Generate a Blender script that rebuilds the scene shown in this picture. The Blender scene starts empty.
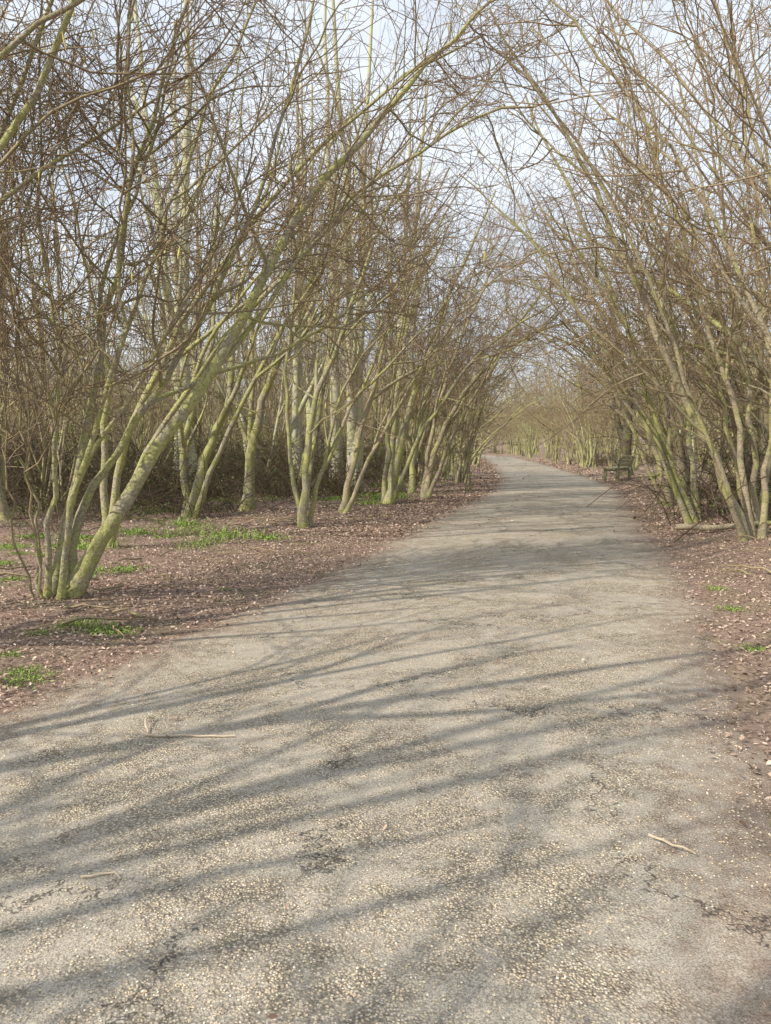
import bpy, math, numpy as np
from mathutils import Vector
rng=np.random.default_rng(11)
D=bpy.data; S=bpy.context.scene; C=S.collection
# ------------------------------------------------------------ helpers
def nrm(a): return a/np.maximum(np.linalg.norm(a,axis=-1,keepdims=True),1e-9)
def link(o,parent=None):
    C.objects.link(o)
    if parent: o.parent=parent
    return o
def mesh_from(name,V,F,mat,attrs=None,smooth=True):
    V=np.asarray(V,dtype=np.float32);F=np.asarray(F,dtype=np.int32)
    m=D.meshes.new(name);k=F.shape[1];n=len(F)
    m.vertices.add(len(V));m.vertices.foreach_set('co',V.ravel())
    m.loops.add(n*k);m.loops.foreach_set('vertex_index',F.ravel())
    m.polygons.add(n);m.polygons.foreach_set('loop_start',np.arange(n,dtype=np.int32)*k)
    m.polygons.foreach_set('loop_total',np.full(n,k,dtype=np.int32))
    m.polygons.foreach_set('use_smooth',np.full(n,smooth,dtype=bool))
    m.update(calc_edges=True)
    for an,av in (attrs or {}).items():
        a=m.attributes.new(an,'FLOAT','POINT');a.data.foreach_set('value',np.asarray(av,dtype=np.float32))
    m.materials.append(mat)
    return m
class NT:
    def __init__(s,name):
        s.m=D.materials.new(name);s.m.use_nodes=True;s.t=s.m.node_tree;s.b=s.t.nodes['Principled BSDF']
        s.b.inputs['Roughness'].default_value=.9;s.b.inputs['Specular IOR Level'].default_value=.15
        s.co=s.t.nodes.new('ShaderNodeTexCoord').outputs['Object']
    def n(s,typ,ins=None,**kw):
        x=s.t.nodes.new('ShaderNode'+typ)
        for k,v in kw.items(): setattr(x,k,v)
        for k,v in (ins or {}).items():
            if isinstance(v,bpy.types.NodeSocket): s.t.links.new(v,x.inputs[k])
            else: x.inputs[k].default_value=v
        return x
    def noise(s,scale,detail=4,rough=.55,vec=None,dist=0):
        return s.n('TexNoise',{'Vector':vec or s.co,'Scale':scale,'Detail':detail,'Roughness':rough,'Distortion':dist}).outputs[0]
    def ramp(s,f,stops,interp='LINEAR'):
        r=s.n('ValToRGB',{'Fac':f});e=r.color_ramp;e.interpolation=interp
        while len(e.elements)<len(stops): e.elements.new(.5)
        for el,(p,c) in zip(e.elements,stops):
            el.position=p;el.color=(c,c,c,1) if not isinstance(c,tuple) else (*c,1)
        return r.outputs[0]
    def mix(s,f,a,b,mode='MIX'):
        x=s.n('Mix',data_type='RGBA',blend_type=mode)
        for i,v in ((0,f),(6,a),(7,b)):
            if isinstance(v,bpy.types.NodeSocket): s.t.links.new(v,x.inputs[i])
            else: x.inputs[i].default_value=(v if i==0 else (*v,1))
        return x.outputs[2]
    def math(s,op,a,b=0.,clamp=False):
        return s.n('Math',{0:a,1:b},operation=op,use_clamp=clamp).outputs[0]
    def attr(s,name): return s.n('Attribute',attribute_name=name).outputs['Fac']
    def col(s,c): s.t.links.new(c,s.b.inputs['Base Color'])
    def bump(s,h,st,dist,prev=None):
        i={'Height':h,'Strength':st,'Distance':dist}
        if prev: i['Normal']=prev
        o=s.n('Bump',i).outputs[0];s.t.links.new(o,s.b.inputs['Normal']);return o

# ------------------------------------------------------------ materials
def bark_mat(name,barkA,barkB,mossA,mossB,mossamt,twig,bump=True):
    t=NT(name);rad=t.attr('rad')
    n1=t.noise(2.2,4 if bump else 3,.7);n2=t.noise(45,3,.6) if bump else n1
    b=t.mix(t.ramp(n2,[(.3,0.),(.7,1.)]),barkA,barkB)
    mo=t.mix(t.ramp(n2,[(.3,0.),(.7,1.)]),mossA,mossB)
    mm=t.ramp(n1,[(mossamt-.07,0.),(mossamt+.05,1.)])
    c=t.mix(mm,b,mo)
    tw=t.mix(n1,tuple(v*1.3 for v in twig),tuple(v*.55 for v in twig))
    k=t.ramp(t.math('MULTIPLY',rad,20.),[(.10,0.),(.36,1.)])
    t.col(t.mix(k,tw,c))
    if bump: t.bump(n2,.8,.015)
    return t.m
A1=((.18,.16,.11),(.47,.43,.31),(.235,.24,.085),(.49,.48,.215),.49,(.28,.215,.135))
A2=((.20,.17,.115),(.50,.43,.30),(.26,.255,.10),(.48,.455,.225),.54,(.33,.25,.155))
M_hazel=bark_mat('mossy_hazel_bark',*A1)
M_hazel2=bark_mat('brown_hazel_bark',*A2)
M_far1=bark_mat('woodland_bark_mossy',*A1,bump=False)
M_far2=bark_mat('woodland_bark_brown',*A2,bump=False)
M_bram=bark_mat('bramble_stem',(.10,.075,.05),(.22,.17,.12),(.12,.11,.05),(.21,.20,.10),.55,(.13,.10,.065),bump=False)
M_birch=bark_mat('pale_bark',(.38,.36,.27),(.64,.60,.48),(.36,.37,.18),(.54,.53,.31),.51,(.28,.21,.15),bump=False)
def simple(name,a,b,scale=20,rough=.8,attr=None):
    t=NT(name)
    f=t.attr(attr) if attr else t.noise(scale,4)
    t.col(t.ramp(f,[(.25 if not attr else 0.,a),(.75 if not attr else 1.,b)]))
    t.b.inputs['Roughness'].default_value=rough;return t.m
M_catkin=simple('catkin_yellow',(.50,.43,.12),(.68,.58,.2))
M_grass=simple('grass_green',(.12,.20,.035),(.34,.45,.12),attr='rnd')
M_ivy=simple('bramble_leaf',(.05,.08,.03),(.18,.23,.08),attr='rnd')
t=NT('dry_leaf');r=t.attr('rnd')
t.col(t.ramp(r,[(0.,(.11,.07,.05)),(.25,(.27,.185,.14)),(.6,(.46,.335,.26)),(.9,(.59,.455,.36)),(1.,(.68,.57,.46))]))
M_leaf=t.m
t=NT('gravel_stone');r=t.attr('rnd')
t.col(t.ramp(r,[(0.,(.22,.195,.155)),(.3,(.48,.40,.285)),(.8,(.70,.57,.39)),(1.,(.84,.78,.66))]));M_stone=t.m
t=NT('forest_soil');n1=t.noise(1.2,3,.65);n2=t.noise(35,4,.7)
c=t.ramp(n2,[(.3,(.12,.085,.06)),(.5,(.29,.205,.16)),(.7,(.48,.36,.28))])
c=t.mix(t.ramp(n1,[(.50,0.),(.68,.5)]),c,(.19,.19,.09))
t.col(c);t.bump(n2,.8,.03);M_soil=t.m
# path: worn tar-and-chip surface
t=NT('worn_gravel_path')
vor=t.n('TexVoronoi',{'Vector':t.co,'Scale':130.,'Randomness':1.});vd,vc=vor.outputs['Distance'],vor.outputs['Color']
sep=t.n('SeparateColor',{0:vc}).outputs[0]
stones=t.ramp(sep,[(0.,(.18,.155,.12)),(.22,(.36,.31,.235)),(.48,(.60,.50,.365)),(.85,(.80,.665,.475)),(1.,(.88,.82,.70))])
gap=t.ramp(vd,[(.32,0.),(.60,.88)])
c=t.mix(gap,stones,(.22,.19,.152))
wear=t.noise(1.7,5,.65);wear2=t.noise(11,3,.7)
worn=t.ramp(t.math('ADD',t.math('MULTIPLY',wear,.6),t.math('MULTIPLY',wear2,.4)),[(.45,0.),(.56,.85)])
fine=t.noise(190,2,.8)
flat=t.ramp(fine,[(.36,(.20,.182,.152)),(.5,(.43,.385,.32)),(.64,(.64,.565,.46))])
c=t.mix(worn,c,flat)
e=t.attr('edge')
ef=t.math('ADD',e,t.math('MULTIPLY',t.math('SUBTRACT',wear2,.5),.6))
c=t.mix(t.ramp(ef,[(.02,.9),(.30,0.)]),c,t.ramp(fine,[(.3,(.15,.11,.08)),(.7,(.41,.305,.24))]))
wo=t.n('TexNoise',{'Vector':t.co,'Scale':5.,'Detail':4.,'Roughness':.8})
wv=t.n('VectorMath',{0:t.co,1:t.n('VectorMath',{0:wo.outputs['Color'],3:.6},operation='SCALE').outputs[0]},operation='ADD').outputs[0]
ck=t.n('TexVoronoi',{'Vector':wv,'Scale':.7},feature='DISTANCE_TO_EDGE').outputs['Distance']
crack=t.math('MULTIPLY',t.ramp(ck,[(.002,1.),(.011,0.)]),t.ramp(t.noise(1.5,2),[(.47,0.),(.54,1.)]))
c=t.mix(t.math('MULTIPLY',crack,.85),c,(.05,.045,.04))
t.col(c)
h=t.math('ADD',t.math('MULTIPLY',t.math('SUBTRACT',1.,vd),t.math('SUBTRACT',1.,worn)),t.math('MULTIPLY',fine,.6))
t.bump(h,1.,.007)
M_path=t.m
M_wood=simple('weathered_bench_wood',(.20,.19,.11),(.40,.40,.24),15)
M_stick=simple('dry_stick',(.45,.35,.24),(.70,.60,.44),30)
M_stump=bark_mat('dark_trunk_bark',(.06,.05,.04),(.15,.12,.09),(.11,.12,.05),(.18,.18,.08),.55,(.25,.18,.12))

# ------------------------------------------------------------ path and ground
tab=np.array([(-60,-16),(-10,-5),(0,-3.1),(1.75,-2.55),(3.9,-1.9),(4.6,-1.63),(5.7,-1.28),(7,-.88),(8.7,-.42),(11.5,.25),(15.6,1.29),(21.6,2.85),(29,4.25),(50.7,6.9),(84.5,10.2),(110,9),(140,3),(220,-20)],float)
yy=np.linspace(-60,220,2801);lx=np.interp(yy,tab[:,0],tab[:,1])
ker=np.hanning(27);ker/=ker.sum();lx=np.convolve(np.pad(lx,13,mode='edge'),ker,'valid')
W=3.72
def Lf(y): return np.interp(y,yy,lx)
def wob(x,y,s=1.): return (np.sin(x*1.3*s+y*.7*s)+np.sin(x*-.8*s+1.7*y*s+2)+np.sin(2.9*x*s+1.1)*.5+np.sin(3.3*y*s+.5*x*s)*.5)/3
def height(x,y):
    x=np.asarray(x,float);y=np.asarray(y,float);l=Lf(y)
    d=np.maximum(l-x,x-(l+W))
    s=np.clip(d/1.6,0,1);s=s*s*(3-2*s)
    g=np.clip((d-2)/20,0,1)
    R=np.hypot(x,y)
    return -.012+s*(.05+.05*wob(x,y)+.02*wob(x,y,3.1)+np.where(x>l+W,.08,0))+g*(.35+.3*wob(x,y,.12))+np.clip((R-120)/200,0,1)**1.2*(16+3*wob(x,y,.02))
def axis(a,b,c,d,step):
    core=np.arange(b,c,step);o=[];v=b;s=step
    while v>a: s*=1.22;v-=s;o.append(v)
    q=[];v=core[-1];s=step
    while v<d: s*=1.22;v+=s;q.append(v)
    return np.array(o[::-1]+list(core)+q)
gx=axis(-700,-14,22,700,.22);gy=axis(-400,-6,60,900,.25)
X,Y=np.meshgrid(gx,gy,indexing='ij');Z=height(X,Y)
nx,ny=X.shape;I=np.arange(nx*ny).reshape(nx,ny)
F=np.stack([I[:-1,:-1],I[1:,:-1],I[1:,1:],I[:-1,1:]],-1).reshape(-1,4)
link(D.objects.new('ground',mesh_from('ground',np.stack([X,Y,Z],-1).reshape(-1,3),F,M_soil)))
ys=np.concatenate([np.arange(-20,25,.12),np.arange(25,120,.6)]);nu=25
us=np.linspace(0,1,nu)
U,YY=np.meshgrid(us,ys,indexing='ij')
el=.09*wob(YY*2,YY*1.3)+.05*np.sin(YY*7.1);er=.10*wob(YY*1.7+3,YY*2.1)+.05*np.sin(YY*6.3+1)
XX=(Lf(YY)+el)*(1-U)+(Lf(YY)+W+er)*U
ZZ=.004+.02*np.sin(U*np.pi)+.004*wob(XX*2,YY*2)
ZZ[0]=-.02;ZZ[-1]=-.02
I=np.arange(nu*len(ys)).reshape(nu,len(ys))
F=np.stack([I[:-1,:-1],I[1:,:-1],I[1:,1:],I[:-1,1:]],-1).reshape(-1,4)
edge=np.minimum(U,1-U)*2
link(D.objects.new('footpath',mesh_from('footpath',np.stack([XX,YY,ZZ],-1).reshape(-1,3),F,M_path,{'edge':edge.ravel()})))
def pathz(x,y):
    u=(x-Lf(y))/W
    return np.where((u>.02)&(u<.98),.004+.02*np.sin(np.clip(u,0,1)*np.pi)+.004*wob(x*2,y*2),height(x,y))

# ------------------------------------------------------------ branch engine
class MB:
    def __init__(s): s.V=[];s.F=[];s.R=[];s.n=0
    def tubes(s,P,R,k):
        T,n,_=P.shape
        tan=nrm(np.gradient(P,axis=1))
        ref=nrm(np.cross(tan[:,0],rng.normal(size=(T,3))))[:,None,:]
        u=nrm(ref-tan*(ref*tan).sum(-1,keepdims=True));v=np.cross(tan,u)
        a=np.arange(k)*2*np.pi/k
        ring=P[:,:,None]+R[:,:,None,None]*(np.cos(a)[None,None,:,None]*u[:,:,None]+np.sin(a)[None,None,:,None]*v[:,:,None])
        s.V.append(ring.reshape(-1,3));s.R.append(np.repeat(R[:,:,None],k,2).ravel())
        I=(np.arange(T*n*k)+s.n).reshape(T,n,k);J=np.roll(I,-1,axis=2)
        s.F.append(np.stack([I[:,:-1],J[:,:-1],J[:,1:],I[:,1:]],-1).reshape(-1,4));s.n+=T*n*k
    def arr(s): return np.concatenate(s.V),np.concatenate(s.F),np.concatenate(s.R)
    def add(s,arr,x,y,z,rz,sc):
        V,F,R=arr;c,d=math.cos(rz)*sc,math.sin(rz)*sc
        s.V.append(np.stack([V[:,0]*c-V[:,1]*d+x,V[:,0]*d+V[:,1]*c+y,V[:,2]*sc+z],-1).astype(np.float32))
        s.F.append((F+s.n).astype(np.int32));s.R.append(R.astype(np.float32));s.n+=len(V)
    def mesh(s,name,mat):
        V,F,R=s.arr();return mesh_from(name,V,F,mat,{'rad':R})
def resample(ctrl,n,jit=.02):
    c=np.asarray(ctrl,float);k=len(c);p=np.vstack([2*c[0]-c[1],c,2*c[-1]-c[-2]])
    o=[]
    for t in np.linspace(0,k-1,n):
        i=min(int(t),k-2);f=t-i;a,b,cc,d=p[i:i+4]
        o.append(.5*((2*b)+(-a+cc)*f+(2*a-5*b+4*cc-d)*f*f+(-a+3*b-3*cc+d)*f**3))
    o=np.array(o);o[1:]+=rng.normal(size=(n-1,3))*jit
    return o
def kids(P,R,k,t0,t1,ang,L,n,rr,rend,wander,bias,dec=.45):
    T,m,_=P.shape
    t=(np.arange(k)[None]+rng.random((T,k)))/k*(t1-t0)+t0
    f=t*(m-1);i=np.minimum(f.astype(int),m-2);w=(f-i)[...,None]
    a=np.arange(T)[:,None]
    p=P[a,i]*(1-w)+P[a,i+1]*w;tg=nrm(P[a,i+1]-P[a,i]);r=R[a,i]*(1-w[...,0])+R[a,i+1]*w[...,0]
    pr=nrm(np.cross(tg,rng.normal(size=tg.shape)))
    an=np.radians(rng.uniform(ang[0],ang[1],t.shape))[...,None]
    d=nrm(tg*np.cos(an)+pr*np.sin(an))
    ln=rng.uniform(L[0],L[1],t.shape)*(1-dec*t)
    p=p.reshape(-1,3);d=d.reshape(-1,3);ln=ln.ravel();r=r.ravel()
    pts=[p]
    for j in range(n-1):
        d=nrm(d+rng.normal(size=d.shape)*wander+np.asarray(bias))
        p=p+d*(ln/(n-1))[:,None];pts.append(p)
    Q=np.stack(pts,1)
    r0=np.minimum(r*.8,rr*ln/np.mean(L)*rng.uniform(.75,1.25,ln.shape))
    RR=r0[:,None]*(1-np.linspace(0,1,n))[None]+np.minimum(rend,r0)[:,None]*np.linspace(0,1,n)[None]
    return Q,RR
def tree_arr(stems,forks=2,l1=12,l2=7,l3=4,t0=.28,minr=.0022,sides=8,lean=(0,0,0),scale=1.,L1=(.9,2.3),ns=(18,9,6,4),fs=6,w1=.16):
    mb=MB();A=[];B=[];m=ns[0]
    for c,r0,r1 in stems:
        P=resample(c,m,.022*scale);R=(r0+(r1-r0)*np.linspace(0,1,m)**.8)*(1+rng.normal(size=m)*.04)
        R[0]*=1.4;R[1]*=1.1
        A.append(P);B.append(R)
    P=np.array(A);R=np.array(B);mb.tubes(P,R,sides)
    ln=np.asarray(lean,float);big=np.median(R[:,0]);allP=[(P,R)]
    if forks:
        Q,QR=kids(P,R,forks,.18,.75,(14,42),(2.2*scale,3.8*scale),m,big*.6,.007,.08,np.array([0,0,.05])+ln*.05,.3)
        mb.tubes(Q,QR,fs);allP.append((Q,QR))
    P0=np.concatenate([a for a,_ in allP]);R0=np.concatenate([b for _,b in allP])
    P1,R1=kids(P0,R0,l1,t0,.98,(28,80),L1,ns[1],.014,minr*1.5,w1,np.array([0,0,.035])+ln*.04)
    mb.tubes(P1,R1,4 if minr<.004 else 3)
    P2,R2=kids(P1,R1,l2,.12,.98,(25,75),(.45,1.1),ns[2],.006,minr,.18,(0,0,.02))
    mb.tubes(P2,R2,3)
    if l3:
        P3,R3=kids(P2,R2,l3,.15,1.,(25,70),(.15,.42),ns[3],minr*1.25,minr*.85,.18,(0,0,.02))
        mb.tubes(P3,R3,3)
    return mb,P2
def place(name,me,loc=(0,0,0),rz=0,sc=1.,parent=None):
    o=D.objects.new(name,me);o.location=loc;o.rotation_euler=(0,0,rz);o.scale=(sc,sc,sc);return link(o,parent)
def rel(pts,bx,by): return [(x-bx,y-by,z) for x,y,z in pts]
near=[]
# big leaning multi-stem hazel on the left
near.append((-2.64,6.3,M_hazel,dict(forks=1,l1=13,l2=7,l3=3,lean=(.8,.2,0),t0=.38),[
 ([(-2.60,6.30,-.05),(-2.22,6.3,.61),(-1.58,6.35,1.58),(-1.09,6.5,2.42),(-.55,6.7,3.35),(.02,7.0,4.15),(.5,7.4,4.8),(1.1,7.8,5.5)],.070,.012),
 ([(-2.74,6.32,-.05),(-2.52,6.4,1.1),(-2.26,6.4,2.2),(-2.06,6.5,3.3),(-1.7,6.6,4.4),(-1.3,6.8,6.2)],.042,.010),
 ([(-2.66,6.42,-.05),(-2.5,6.5,.75),(-1.95,6.7,1.65),(-1.35,6.9,2.8),(-1.0,7.1,3.8),(-.6,7.4,5.4)],.044,.010),
 ([(-2.74,6.22,-.05),(-2.62,6.1,.9),(-2.45,6.0,1.8),(-2.55,5.9,2.9),(-2.5,5.9,4.6)],.026,.007),
 ([(-2.62,6.2,-.05),(-2.42,6.0,.8),(-2.05,5.9,1.7),(-1.9,5.8,2.9),(-1.75,5.7,4.6)],.030,.008),
 ([(-2.80,6.3,-.05),(-2.86,6.3,.9),(-2.95,6.3,2.1),(-2.75,6.3,3.4)],.016,.005),
 ([(-2.84,6.25,-.05),(-2.98,6.2,.7),(-3.0,6.2,1.6),(-3.1,6.2,2.6)],.010,.004),
 ([(-2.70,6.15,-.05),(-2.78,6.1,.8),(-2.76,6.0,1.9),(-2.9,6.0,3.0)],.013,.005)]))
near.append((-4.1,5.3,M_hazel,dict(forks=1,l1=10,l2=6,l3=3,lean=(.8,.1,0),t0=.35),[
 ([(-4.1,5.3,-.05),(-3.6,5.3,1.0),(-2.95,5.2,2.2),(-2.2,5.2,3.6),(-1.5,5.2,5.0),(-1,5.3,6.3)],.042,.010),
 ([(-4.15,5.4,-.05),(-3.75,5.6,1.3),(-3.2,5.7,2.6),(-2.5,5.9,4.1),(-1.9,6.,6.2)],.036,.010),
 ([(-4.0,5.2,-.05),(-3.55,5.,1.5),(-2.7,4.9,3.2),(-1.7,4.9,3.95),(-.9,5.0,4.2)],.034,.008),
 ([(-4.2,5.2,-.05),(-4.1,5.2,1.5),(-3.6,5.2,3.3),(-2.9,5.2,5.4)],.034,.010)]))
near.append((-3.35,9.3,M_hazel,dict(forks=2,l1=10,l2=7,l3=3,lean=(.9,.1,0),t0=.4),[
 ([(-3.35,9.3,-.05),(-3.0,9.3,1.5),(-2.2,9.4,3.0),(-1.1,9.5,4.4),(.1,9.7,5.5),(1.2,9.9,6.2)],.055,.012),
 ([(-3.3,9.2,-.05),(-2.7,9.1,1.3),(-1.6,9.1,2.7),(-.3,9.2,4.1),(.9,9.3,4.9),(2.0,9.4,5.2)],.045,.010),
 ([(-3.4,9.4,-.05),(-3.35,9.4,1.6),(-2.8,9.5,3.4),(-2.1,9.6,5.2),(-1.2,9.7,7)],.05,.012)]))
near.append((-1.23,11.9,M_hazel,dict(forks=2,l1=10,l2=6,l3=3,lean=(.8,.1,0)),[
 ([(-1.26,11.9,-.05),(-1.2,11.9,1.0),(-1.05,12,2.0),(-.6,12.1,3.1),(-.1,12.3,4.6),(.9,12.6,6.6)],.070,.012),
 ([(-1.2,12.0,-.05),(-.95,12.1,.9),(-.45,12.2,2.0),(.3,12.3,3.5),(1.1,12.6,5.2)],.048,.012),
 ([(-1.3,12.0,-.05),(-1.5,12.2,1.5),(-1.5,12.3,3.0),(-1.1,12.4,5.0),(-.7,12.5,7)],.040,.012)]))
near.append((-3.4,13.5,M_hazel,dict(forks=2,l1=10,l2=6,l3=3,lean=(.6,0,0)),[
 ([(-3.4,13.5,-.05),(-3.1,13.5,1.1),(-2.65,13.6,2.3),(-2.5,13.7,3.9),(-1.7,13.8,6.6)],.105,.02),
 ([(-3.5,13.6,-.05),(-3.45,13.6,1.5),(-3.0,13.8,3.3),(-2.9,13.9,5.6),(-2.5,14,8)],.07,.015),
 ([(-3.3,13.4,-.05),(-2.6,13.2,1.6),(-1.6,13.1,3.3),(-.6,13.1,4.8),(.4,13.2,6.2)],.055,.012)]))
near.append((-2.6,14.6,M_hazel,dict(forks=2,l1=9,l2=6,l3=3,lean=(.5,0,0)),[
 ([(-2.6,14.6,-.05),(-2.5,14.6,1.2),(-2.2,14.6,2.3),(-1.6,14.7,3.6),(-.9,14.8,5.6),(-.3,15,7.6)],.11,.02),
 ([(-2.6,14.7,-.05),(-2.55,14.8,1.5),(-2.5,14.9,3.1),(-2.8,14.9,5.1),(-2.6,15,8)],.07,.015)]))
near.append((-.8,14.1,M_hazel2,dict(forks=2,l1=10,l2=6,l3=3,lean=(.8,0,0)),[
 ([(-.8,14.1,-.05),(-.5,14.1,1.2),(-.1,14.2,2.7),(.3,14.4,4.3),(1.2,14.8,6.3)],.07,.014),
 ([(-.75,14.0,-.05),(-.1,13.9,1.4),(.9,13.9,3.0),(2.0,14,4.2),(3.0,14.2,4.8)],.042,.010)]))
near.append((.05,17.,M_hazel,dict(forks=2,l1=10,l2=6,l3=3,lean=(.9,0,0)),[
 ([(.05,17,-.05),(.35,17,1.4),(.75,17.1,2.8),(1.4,17.3,4.6),(2.4,17.5,6.8)],.12,.018),
 ([(.0,17.1,-.05),(.05,17.2,1.6),(.3,17.3,3.6),(.8,17.5,6.9)],.07,.015),
 ([(.1,16.9,-.05),(.9,16.9,1.7),(2.1,17,3.3),(3.6,17.2,4.3),(5.0,17.4,4.7)],.055,.012)]))
near.append((.95,18.6,M_hazel2,dict(forks=2,l1=11,l2=6,l3=3,lean=(1.,0,0)),[
 ([(.95,18.6,-.05),(1.2,18.6,1.2),(1.8,18.7,2.4),(3.0,18.9,3.6),(4.5,19.2,4.2),(5.8,19.5,4.3)],.085,.012),
 ([(.9,18.7,-.05),(1.1,18.8,1.5),(1.6,19,3.2),(2.4,19.1,5.1),(3.4,19.3,7)],.065,.014),
 ([(1.,18.5,-.05),(1.6,18.4,1.5),(2.5,18.4,3.1),(3.6,18.5,4.7),(4.6,18.7,5.6)],.05,.012)]))
# right side
near.append((4.65,9.9,M_hazel2,dict(forks=2,l1=10,l2=5,l3=3,lean=(-.9,0,0)),[
 ([(4.6,9.9,-.05),(4.1,9.9,1.2),(3.45,10,2.5),(2.8,10.1,4.0),(2.1,10.2,5.4),(1.3,10.3,6.7)],.062,.012),
 ([(4.75,10,-.05),(4.5,10.1,1.5),(3.95,10.2,3.4),(3.3,10.3,5.2),(2.6,10.4,7.3)],.050,.012),
 ([(4.55,9.8,-.05),(4.2,9.7,.8),(3.7,9.6,1.9),(3.1,9.5,3.3),(2.0,9.4,5.0),(1.1,9.4,5.9)],.040,.010),
 ([(4.8,9.9,-.05),(4.85,9.9,1.8),(4.6,10,4.0),(4.2,10,6.6)],.046,.010)]))
near.append((5.0,12.6,M_hazel,dict(forks=2,l1=10,l2=5,l3=3,lean=(-1.,0,0)),[
 ([(5.0,12.6,-.05),(4.5,12.6,1.2),(3.9,12.7,2.9),(3.2,12.8,4.7),(2.2,13,6.8)],.075,.014),
 ([(5.1,12.7,-.05),(4.9,12.8,1.8),(4.5,12.9,4.0),(3.8,13,7)],.06,.012),
 ([(4.9,12.5,-.05),(4.2,12.4,1.5),(3.2,12.4,3.1),(2.2,12.5,4.5),(1.2,12.7,5.5)],.045,.010)]))
near.append((4.35,7.3,M_hazel2,dict(forks=2,l1=8,l2=5,l3=3,lean=(-.7,0,0),t0=.4),[
 ([(4.4,7.3,-.05),(3.9,7.4,1.4),(3.3,7.5,2.9),(2.5,7.6,4.2),(1.5,7.7,5.4)],.038,.010),
 ([(4.4,7.2,-.05),(4.1,7.2,1.8),(3.5,7.2,3.4),(2.8,7.3,5.4)],.034,.010),
 ([(4.5,7.4,-.05),(4.6,7.5,2.),(4.3,7.6,4.5),(3.9,7.7,6.2)],.04,.010)]))
near.append((5.9,16.2,M_hazel2,dict(forks=2,l1=10,l2=6,l3=3,lean=(-1.,0,0)),[
 ([(5.9,16.2,-.05),(5.5,16.2,1.4),(4.8,16.3,3.0),(4.0,16.4,4.8),(2.9,16.6,6.6)],.085,.014),
 ([(6,16.3,-.05),(5.9,16.4,1.8),(5.5,16.5,4),(4.6,16.7,7.3)],.06,.014),
 ([(5.8,16.1,-.05),(5.0,16,1.6),(4.0,16,3.3),(2.9,16.1,4.7),(1.9,16.2,5.5)],.05,.01)]))
near.append((5.35,11.2,M_hazel2,dict(forks=2,l1=9,l2=5,l3=3,lean=(-.6,0,0)),[
 ([(5.35,11.2,-.05),(5.2,11.2,1.8),(4.8,11.2,3.8),(4.3,11.3,6.8)],.05,.012),
 ([(5.45,11.3,-.05),(5.6,11.3,2.0),(5.5,11.4,4.4),(5.1,11.5,7.2)],.055,.012),
 ([(5.25,11.1,-.05),(4.75,11.0,1.6),(4.2,11.0,3.4),(3.5,11,5.6)],.04,.012)]))
cat=MB()
for i,(bx,by,mat,kw,stems) in enumerate(near):
    st=[(rel(p,bx,by),a,b) for p,a,b in stems]
    mb,P2=tree_arr(st,minr=.0026,**kw)
    z=float(height(bx,by));place('hazel_tree',mb.mesh('hazel_tree',mat),(bx,by,z))
    if i<9:
        sel=rng.choice(len(P2),30,replace=False)
        p0=P2[sel,-1]+np.array([bx,by,z]);k=np.linspace(0,1,4)[None,:,None]
        P=p0[:,None]+k*np.array([0,0,-.08])+rng.normal(size=(30,1,3))*k*.008
        cat.tubes(P,np.tile([.003,.006,.006,.002],(30,1)),5)
link(D.objects.new('hazel_catkins',cat.mesh('hazel_catkins',M_catkin)))
# ---- variants (lean along +x)
def variant(lean,H,ns_,sp=.5,rr=(.03,.062),**kw):
    st=[]
    for i in range(ns_):
        e=lean*rng.uniform(.05,1.4);h=H*rng.uniform(.6,1.15);s=rng.normal(size=2)*sp;b=rng.normal(size=2)*.16
        ph=rng.uniform(0,6.28);am=rng.uniform(.05,.32)
        q=[(b[0]+e*u**1.6+s[0]*u+am*math.sin(ph+5*u)*u,b[1]+s[1]*u*1.3+am*math.cos(ph+4*u)*u,-.1+h*(u-.12*u*u*min(1,lean/3))) for u in (0,.2,.45,.72,1)]
        st.append((q,rr[0]+(rr[1]-rr[0])*rng.random()**1.5,.011))
    return tree_arr(st,lean=(lean*.25,0,0),**kw)[0]
VA=[variant(rng.uniform(1.8,4.2),7.3,[3,5,2,6,2,4,3,7][i],sp=.65,rr=(.03,.12),forks=2,l1=7,l2=4,l3=3,minr=.0036,sides=6,ns=(14,7,4,3)) for i in range(8)]
VAm=[v.mesh('hazel_tree',[M_hazel,M_hazel2,M_hazel2][i%3]) for i,v in enumerate(VA)]
VA=[v.arr() for v in VA]
VU=[variant(rng.uniform(.3,1.8),9.8,[2,4,3,5,1,3,4][i],sp=.9,rr=(.045,.13),forks=2,l1=7,l2=4,l3=1,minr=.0045,sides=5,fs=4,ns=(11,6,4,3)).arr() for i in range(7)]
VC=[variant(rng.uniform(.2,1.2),5.6,10,sp=1.2,rr=(.015,.035),forks=0,l1=5,l2=4,l3=0,minr=.005,sides=4,ns=(8,5,4,3)).arr() for i in range(5)]
VF=[variant(rng.uniform(.3,1.6),10.5,6,sp=1.2,rr=(.05,.09),forks=2,l1=5,l2=3,l3=0,minr=.010,sides=4,fs=3,ns=(8,5,3,3),L1=(1.2,3)).arr() for i in range(4)]
def tall(H):
    st=[]
    for i in range(1+int(rng.random()<.4)):
        s=rng.normal(size=2)*.8
        st.append(([(i*.2,0,-.1),(s[0]*.2,s[1]*.2,H*.3),(s[0]*.6,s[1]*.5,H*.6),(s[0],s[1],H)],.18,.035))
    return tree_arr(st,forks=5,l1=6,l2=5,l3=2,minr=.005,sides=8,t0=.25,scale=1.2,L1=(1.2,3),ns=(14,6,4,3))[0]
VB=[tall(13) for i in range(3)];VBm=[v.mesh('birch_tree',M_birch) for v in VB];VB=[v.arr() for v in VB]
used=[(a,b) for a,b,*_ in near]
def ok(x,y,m):
    for a,b in used:
        if (a-x)**2+(b-y)**2<m*m: return False
    used.append((x,y));return True
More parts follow.
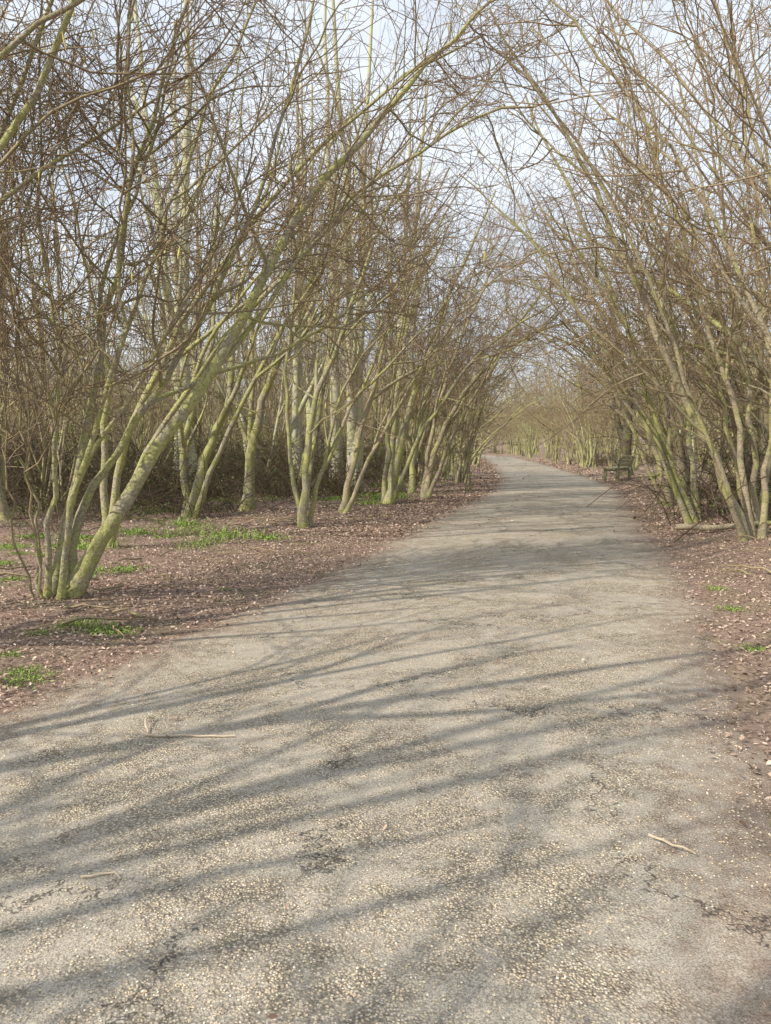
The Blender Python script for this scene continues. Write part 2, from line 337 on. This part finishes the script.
wood=[MB(),MB()];far=[MB(),MB()];birch=MB()
# pale standing trees behind the left row
for x,y,i,s in [(-.75,20.,0,.95),(-1.5,24,1,1.1),(-4.9,19,0,1.),(.3,27,2,1),(-6.6,25,2,1.1),(-2.9,30,1,1.1),(13.5,26,1,1),(9.2,14.5,2,.8),(-2.3,20.5,2,.8)]:
    used.append((x,y));place('birch_tree',VBm[i],(x,y,float(height(x,y))),rng.uniform(0,6),s)
y=20.5
while y<100:
    for side in (-1,1):
        y0=y+rng.uniform(-1.,1.);off=rng.uniform(.6,2.8)+(0.9 if side>0 and y0<33 else 0)
        x=Lf(y0)-off if side<0 else Lf(y0)+W+off
        if side>0 and 25<y0<32.5: continue
        if ok(x,y0,1.0):
            rz=(0 if side<0 else math.pi)+rng.uniform(-.6,.6);i=rng.integers(8);s=rng.uniform(.7,1.15)
            if y0<36: place('hazel_tree',VAm[i],(x,y0,float(height(x,y0))),rz,s)
            elif y0<60: wood[i%2].add(VA[i],x,y0,float(height(x,y0)),rz,s)
            else: far[i%2].add(VF[i%4],x,y0,0,rz,s*.8)
    y+=rng.uniform(1.2,3.2) if y<50 else rng.uniform(2.4,3.4)
# second rank on the right
for x,y0 in [(6.6,10.2),(7.2,12.6),(6.7,14.3),(8.0,16.4),(7.6,19.0),(9.6,19.2),(6.1,8.4)]:
    if ok(x,y0,.8): place('hazel_tree',VAm[int(rng.integers(8))],(x,y0,float(height(x,y0))),math.pi+rng.uniform(-.5,.5),rng.uniform(.9,1.15))
# neighbours beside / behind the viewpoint (they throw the streaky shade on the path)
VS=[variant(rng.uniform(1.4,2.6),7.6,3,rr=(.08,.15),forks=3,l1=5,l2=3,l3=[0,2,0][i],minr=.0045,sides=7,ns=(14,7,4,3)).mesh('hazel_tree',M_hazel) for i in range(3)]
for j,(x,y,r) in enumerate([(-6.0,-3.2,.1),(-5.6,-.9,.4),(-4.9,1.0,.2),(-5.3,3.2,0),(-4.5,-3.0,.9),(-8.8,-2.6,.5),(-4.0,-4.6,1.2),(4.9,3.2,3.0),(5.4,.6,3.3)]):
    used.append((x,y));place('hazel_tree',VS[[0,2,0,2,1,0,1,0,2][j]],(x,y,float(height(x,y))),r,rng.uniform(.85,1.05))
def spot(side,y,off): return float(Lf(y)-off if side<0 else Lf(y)+W+off)
n=0
for k in range(1500):
    y=rng.uniform(8,70);side=-1 if rng.random()<.58 else 1
    off=2.4+rng.random()**1.3*26;x=spot(side,y,off)
    if abs(x)>y*.62+3: continue
    if not ok(x,y,1.7+off*.04): continue
    n+=1;i=rng.integers(7)
    (birch if rng.random()<.12 and y>14 else wood[i%2]).add(VU[i],x,y,float(height(x,y)),rng.uniform(0,6.28),rng.uniform(.75,1.15))
    if n>=145: break
m=0
for k in range(1500):
    y=rng.uniform(11,62);side=-1 if rng.random()<.60 else 1
    off=(3.8 if side<0 else 2.2)+rng.random()*22;x=spot(side,y,off)
    if side<0 and y<18 and off<5: continue
    if side>0 and y<33 and off<3.2: continue
    if abs(x)>y*.6+3: continue
    if not ok(x,y,.9): continue
    m+=1;i=rng.integers(5);wood[(i+1)%2].add(VC[i],x,y,float(height(x,y)),rng.uniform(0,6.28),rng.uniform(.6,1.2))
    if m>=150: break
for k in range(240):
    a=rng.uniform(-.62,.62);d=rng.uniform(62,150);x=math.sin(a)*d;y=math.cos(a)*d
    if abs(x-(Lf(y)+2))<5 and y<100: continue
    far[k%2].add(VF[k%4],x,y,float(height(x,y)),rng.uniform(0,6.28),rng.uniform(.8,1.3))
print('tris',n,m,[2*sum(len(f) for f in b.F)//1000 for b in wood+far+[birch]])
for i in (0,1):
    mt=[M_far1,M_far2][i]
    link(D.objects.new('woodland_trees',wood[i].mesh('woodland_trees',mt)))
    link(D.objects.new('distant_trees',far[i].mesh('distant_trees',mt)))
link(D.objects.new('pale_woodland_trees',birch.mesh('pale_woodland_trees',M_birch)))

# ---- undergrowth
def leaves(P,size,rnd=None,tilt=.5,asp=.65,fold=.25):
    n=len(P);a=rng.uniform(0,6.28,n);nz=nrm(np.stack([rng.normal(size=n)*tilt,rng.normal(size=n)*tilt,np.ones(n)],-1))
    u=nrm(np.cross(nz,np.stack([np.cos(a),np.sin(a),np.zeros(n)],-1)));v=np.cross(nz,u)
    s=(size*rng.uniform(.5,1.4,n))[:,None];asp=asp*rng.uniform(.4,1.1,n)[:,None]
    tpl=[(-1,0,0),(-.35,1,fold),(.45,.8,fold),(1,0,.15),(.45,-.8,fold),(-.35,-1,fold)]
    V=np.stack([P+s*.5*(a_*u+b_*asp*v+c_*nz) for a_,b_,c_ in tpl],1)
    b=np.arange(n)[:,None]*6
    F=np.concatenate([b+np.array([[0,1,2,3]]),b+np.array([[0,3,4,5]])])
    r=np.repeat(rng.random(n) if rnd is None else rnd,6)
    return V.reshape(-1,3),F,r
def bramble(nst,H,Wd,nl):
    b=np.stack([rng.normal(size=nst)*Wd*.4,rng.normal(size=nst)*Wd*.4,np.full(nst,-.05)],-1)
    d=nrm(np.stack([rng.normal(size=nst)*.6,rng.normal(size=nst)*.6,np.ones(nst)],-1));p=b;pts=[p]
    ln=rng.uniform(.5,1.7,nst)*H
    for j in range(6):
        d=nrm(d+rng.normal(size=d.shape)*.15+np.array([0,0,-.16*j*.35])+nrm(d*[1,1,0])*.1);p=p+d*(ln/5)[:,None];pts.append(p)
    P=np.stack(pts,1);R=np.linspace(.0075,.004,7)[None]*np.ones((nst,1))
    mb=MB();mb.tubes(P,R,3)
    Q,QR=kids(P,R,4,.15,.95,(30,70),(.25,.7),4,.0045,.003,.15,(0,0,.0));mb.tubes(Q,QR,3)
    pp=Q[rng.integers(len(Q),size=nl),rng.integers(1,4,nl)]+rng.normal(size=(nl,3))*.03
    return mb.arr(),leaves(pp,.05,tilt=1.)
BR=[bramble(55,1.2,1.6,220),bramble(45,.8,1.4,360),bramble(60,1.5,1.9,170)]
bs=MB();bl=MB();nb=0
for k in range(1400):
    y=rng.uniform(5,60) if k%2 else rng.uniform(12,32);side=-1 if rng.random()<.68 else 1
    off=rng.uniform(3.2 if side<0 else 1.5,20);x=spot(side,y,off)
    if side<0 and y<18 and off<3.8: continue
    if side>0 and (y<8.5 or (off<4 and 15<y<33)): continue
    if abs(x)>y*.6+3: continue
    i=rng.integers(3);z=float(height(x,y));rz=rng.uniform(0,6.28);s=rng.uniform(.4,1.25)
    bs.add(BR[i][0],x,y,z,rz,s);bl.add(BR[i][1],x,y,z,rz,s)
    nb+=1
    if nb>=260: break
link(D.objects.new('bramble_undergrowth',bs.mesh('bramble_undergrowth',M_bram)))
V,F,R=bl.arr();link(D.objects.new('bramble_leaves',mesh_from('bramble_leaves',V,F,M_ivy,{'rnd':R},False)))
# ---- leaf litter
def litter(n,y0,y1,size,pw=1.):
    y=y0+(y1-y0)*rng.random(n)**pw;side=np.where(rng.random(n)<.62,-1,1)
    off=rng.gamma(1.6,1.6,n)-.12-(.18+.26*wob(y*2.3,side*3.+y))*(rng.random(n)**2)
    off=np.where(rng.random(n)<.003,-rng.random(n)*1.6,off)
    x=np.where(side<0,Lf(y)-off,Lf(y)+W+off)
    z=pathz(x,y)+.006+rng.random(n)*.012
    return leaves(np.stack([x,y,z],-1),size,tilt=.4)
parts=[litter(80000,1.5,12,.026,1.2),litter(45000,11,30,.045),litter(12000,28,70,.09)]
V=[];F=[];Rr=[];b=0
for v,f,r in parts: V.append(v);F.append(f+b);Rr.append(r);b+=len(v)
link(D.objects.new('leaf_litter',mesh_from('leaf_litter',np.concatenate(V),np.concatenate(F),M_leaf,{'rnd':np.concatenate(Rr)},False)))
# ---- loose gravel on path
n=70000
y=1.0+9*rng.random(n)**1.5;x=Lf(y)+.05+rng.random(n)*(W-.1)
keep=(wob(x*1.7,y*1.7)+.5*wob(x*5,y*4)+rng.normal(size=n)*.45)>-.1
x,y=x[keep],y[keep];n=len(x);s=rng.uniform(.0016,.0048,n)
tpl=np.array([(1,0,0),(0,1,0),(-1,0,0),(0,-1,0),(0,0,.7),(0,0,-.7)],float)
a=rng.uniform(0,6.28,n);ca,sa=np.cos(a),np.sin(a)
T=tpl[None]*s[:,None,None]*rng.uniform(.7,1.3,(n,6,1))
V=np.stack([T[...,0]*ca[:,None]-T[...,1]*sa[:,None]+x[:,None],T[...,0]*sa[:,None]+T[...,1]*ca[:,None]+y[:,None],T[...,2]+(pathz(x,y)+s*.35)[:,None]],-1)
tr=np.array([(0,1,4),(1,2,4),(2,3,4),(3,0,4)])
F=(np.arange(n)[:,None,None]*6+tr[None]).reshape(-1,3)
link(D.objects.new('loose_gravel',mesh_from('loose_gravel',V.reshape(-1,3),F,M_stone,{'rnd':np.repeat(rng.random(n),6)},False)))
# ---- fallen sticks
def stick(pts,r):
    mb=MB();P=resample(pts,8,.003)[None];mb.tubes(P,np.linspace(r,r*.6,8)[None],5)
    link(D.objects.new('fallen_stick',mb.mesh('fallen_stick',M_stick)))
stick([(-1.06,3.33,.035),(-.85,3.32,.032),(-.66,3.32,.034)],.006)
stick([(-1.08,3.55,.03),(-1.1,3.47,.05),(-1.05,3.36,.03)],.006)
stick([(.86,2.45,.032),(.92,2.38,.034),(.97,2.34,.03)],.005)
stick([(-.9,2.2,.032),(-.82,2.22,.033),(-.78,2.2,.03)],.004)
mbs=MB()
for k in range(260):
    y=rng.uniform(4,26);sd_=rng.random()<.6;off=rng.uniform(.5,6);x=spot(-1 if sd_ else 1,y,off)
    a=rng.uniform(0,6.28);L=rng.uniform(.15,.45+off*.2);z=float(height(x,y))+.03
    P=resample([(x,y,z),(x+L*.5*math.cos(a),y+L*.5*math.sin(a),z+.03),(x+L*math.cos(a+.2),y+L*math.sin(a+.2),z+.01)],7,.012)[None]
    mbs.tubes(P,np.linspace(.010,.004,7)[None]*rng.uniform(.5,1.6),4)
link(D.objects.new('fallen_twigs',mbs.mesh('fallen_twigs',M_hazel2)))
mb=MB();mb.tubes(resample([(4.2,11.2,.12),(4.8,11.0,.16),(5.8,11.1,.2)],8,.01)[None],np.linspace(.045,.03,8)[None],8)
link(D.objects.new('fallen_branch',mb.mesh('fallen_branch',M_hazel2)))
# ---- grass tufts
def tuft(nb,R,h,nl):
    b=np.stack([rng.normal(size=nb)*R,rng.normal(size=nb)*R,np.zeros(nb)],-1);a=rng.uniform(0,6.28,nb)
    d=np.stack([np.cos(a),np.sin(a),np.zeros(nb)],-1);hh=(h*rng.uniform(.5,1.3,nb))[:,None];w=np.cross(d,[0,0,1])*.002
    up=np.array([0,0,1.]);p1=b+up*hh*.6+d*hh*.2;p2=b+up*hh+d*hh*.7
    V=np.stack([b-w,b+w,p1+w,p1-w,p2+w*.2,p2-w*.2],1).reshape(-1,3)
    i=np.arange(nb)[:,None]*6;F=np.concatenate([i+[[0,1,2,3]],i+[[3,2,4,5]]])
    r=np.repeat(rng.random(nb),6)
    pp=np.stack([rng.normal(size=nl)*R,rng.normal(size=nl)*R,rng.uniform(.01,h*.7,nl)],-1)
    v,f,r2=leaves(pp,.02,tilt=.6)
    return np.concatenate([V,v]),np.concatenate([F,f+len(V)]),np.concatenate([r,r2])
TU=[tuft(130,.09,.045,170),tuft(90,.13,.06,90),tuft(60,.07,.035,170)]
TUm=[mesh_from('grass_tuft',a,b,M_grass,{'rnd':c},False) for a,b,c in TU]
for x,y,i,s in [(-2.0,5.35,0,1.),(-1.85,5.3,2,1.),(-2.2,5.45,0,.9),(-2.35,5.2,2,.6),(-2.0,4.25,0,.9),(-2.1,4.4,2,.7),(-2.3,4.7,2,.6),(2.75,6.1,2,.8),(2.4,4.3,1,.6),(3.0,7.0,2,.8),(-1.45,6.9,2,.5),(2.35,4.9,2,.7)]:
    place('grass_tuft',TUm[i],(x,y,float(height(x,y))),rng.uniform(0,6),s)
gp=MB()
for k in range(900):
    y=rng.uniform(6.5,40);sd_=rng.random()<.78;off=1.2+rng.gamma(2,2.0);x=spot(-1 if sd_ else 1,y,off)
    if wob(x*.6,y*.6)+.4*wob(x*2,y*2)<.05: continue
    gp.add(TU[rng.integers(3)],x,y,float(height(x,y)),rng.uniform(0,6),rng.uniform(.5,1.9))
V,F,R=gp.arr();link(D.objects.new('woodland_grass',mesh_from('woodland_grass',V,F,M_grass,{'rnd':R},False)))
# ---- bench
bench=D.objects.new('park_bench',None);link(bench)
def box(name,cx,cy,cz,sx,sy,sz,rx=0,ry=0,mat=M_wood):
    v=[(a*sx/2,b*sy/2,c*sz/2) for a in(-1,1) for b in(-1,1) for c in(-1,1)]
    f=[(0,1,3,2),(4,6,7,5),(0,4,5,1),(2,3,7,6),(0,2,6,4),(1,5,7,3)]
    o=D.objects.new(name,mesh_from(name,v,f,mat,None,False));o.location=(cx,cy,cz);o.rotation_euler=(rx,ry,0)
    bm=o.modifiers.new('b','BEVEL');bm.width=.008;bm.segments=2
    link(o,bench)
for i in range(4): box('seat_plank_%d'%i,-.2+i*.125,0,.47,.105,1.7,.05)
for i in range(3): box('back_plank_%d'%i,.27+i*.035,0,.60+i*.13,.035,1.7,.10,0,.22)
for j,yp in enumerate((-.7,.7)):
    box('front_leg_%d'%j,-.19,yp,.215,.09,.10,.45);box('rear_leg_%d'%j,.235,yp,.22,.09,.10,.45)
    box('rail_%d'%j,.02,yp,.40,.34,.06,.07);box('back_post_%d'%j,.335,yp,.70,.045,.08,.56,0,.25)
bench.location=(8.3,28.,.02);bench.rotation_euler=(0,0,-.6)
me=tree_arr([([(0,0,-.1),(.02,.02,1.2),(.05,.1,2.6),(-.3,.1,4.6),(-.8,.2,7.5)],.26,.08)],forks=4,l1=10,l2=6,l3=2,minr=.004,sides=12)[0].mesh('oak_tree',M_stump)
place('oak_tree',me,(9.4,30.6,.1))
# ------------------------------------------------------------ light, sky, camera
el=math.radians(38);sd=Vector((-.80*math.cos(el),-.60*math.cos(el),math.sin(el)))
w=D.worlds.new('World');S.world=w;w.use_nodes=True;nt=w.node_tree
bg=nt.nodes['Background'];bg.inputs[1].default_value=.125
sk=nt.nodes.new('ShaderNodeTexSky');sk.sky_type='NISHITA';sk.sun_disc=False
sk.sun_elevation=el;sk.sun_rotation=math.atan2(sd.x,sd.y);sk.dust_density=2.0;sk.air_density=1.0
tc=nt.nodes.new('ShaderNodeTexCoord');mp=nt.nodes.new('ShaderNodeMapping');mp.inputs['Scale'].default_value=(1,1,2.2)
no=nt.nodes.new('ShaderNodeTexNoise');no.inputs['Scale'].default_value=2.4;no.inputs['Detail'].default_value=6
rp=nt.nodes.new('ShaderNodeValToRGB');rp.color_ramp.elements[0].position=.30;rp.color_ramp.elements[1].position=.62
rp.color_ramp.elements[0].color=(.5,.5,.5,1);rp.color_ramp.elements[1].color=(.97,.97,.97,1)
mx=nt.nodes.new('ShaderNodeMix');mx.data_type='RGBA';mx.inputs[7].default_value=(8.0,8.7,9.6,1)
L=nt.links.new
L(tc.outputs['Generated'],mp.inputs[0]);L(mp.outputs[0],no.inputs['Vector']);L(no.outputs[0],rp.inputs[0]);L(rp.outputs[0],mx.inputs[0])
L(sk.outputs[0],mx.inputs[6]);L(mx.outputs[2],bg.inputs[0])
sl=D.lights.new('sun','SUN');sl.energy=5.;sl.angle=math.radians(.5);sl.color=(1,.92,.78)
so=D.objects.new('sun',sl);so.rotation_euler=sd.to_track_quat('Z','Y').to_euler();link(so)
cam=D.cameras.new('camera');cam.sensor_fit='VERTICAL';cam.sensor_height=36;cam.lens=36*780/1024;cam.clip_start=.05;cam.clip_end=3000
co=D.objects.new('camera',cam);co.location=(0,0,1.3);co.rotation_euler=(math.radians(90-4.9),0,0);link(co);S.camera=co
S.view_settings.view_transform='Standard';S.view_settings.look='None';S.view_settings.exposure=0
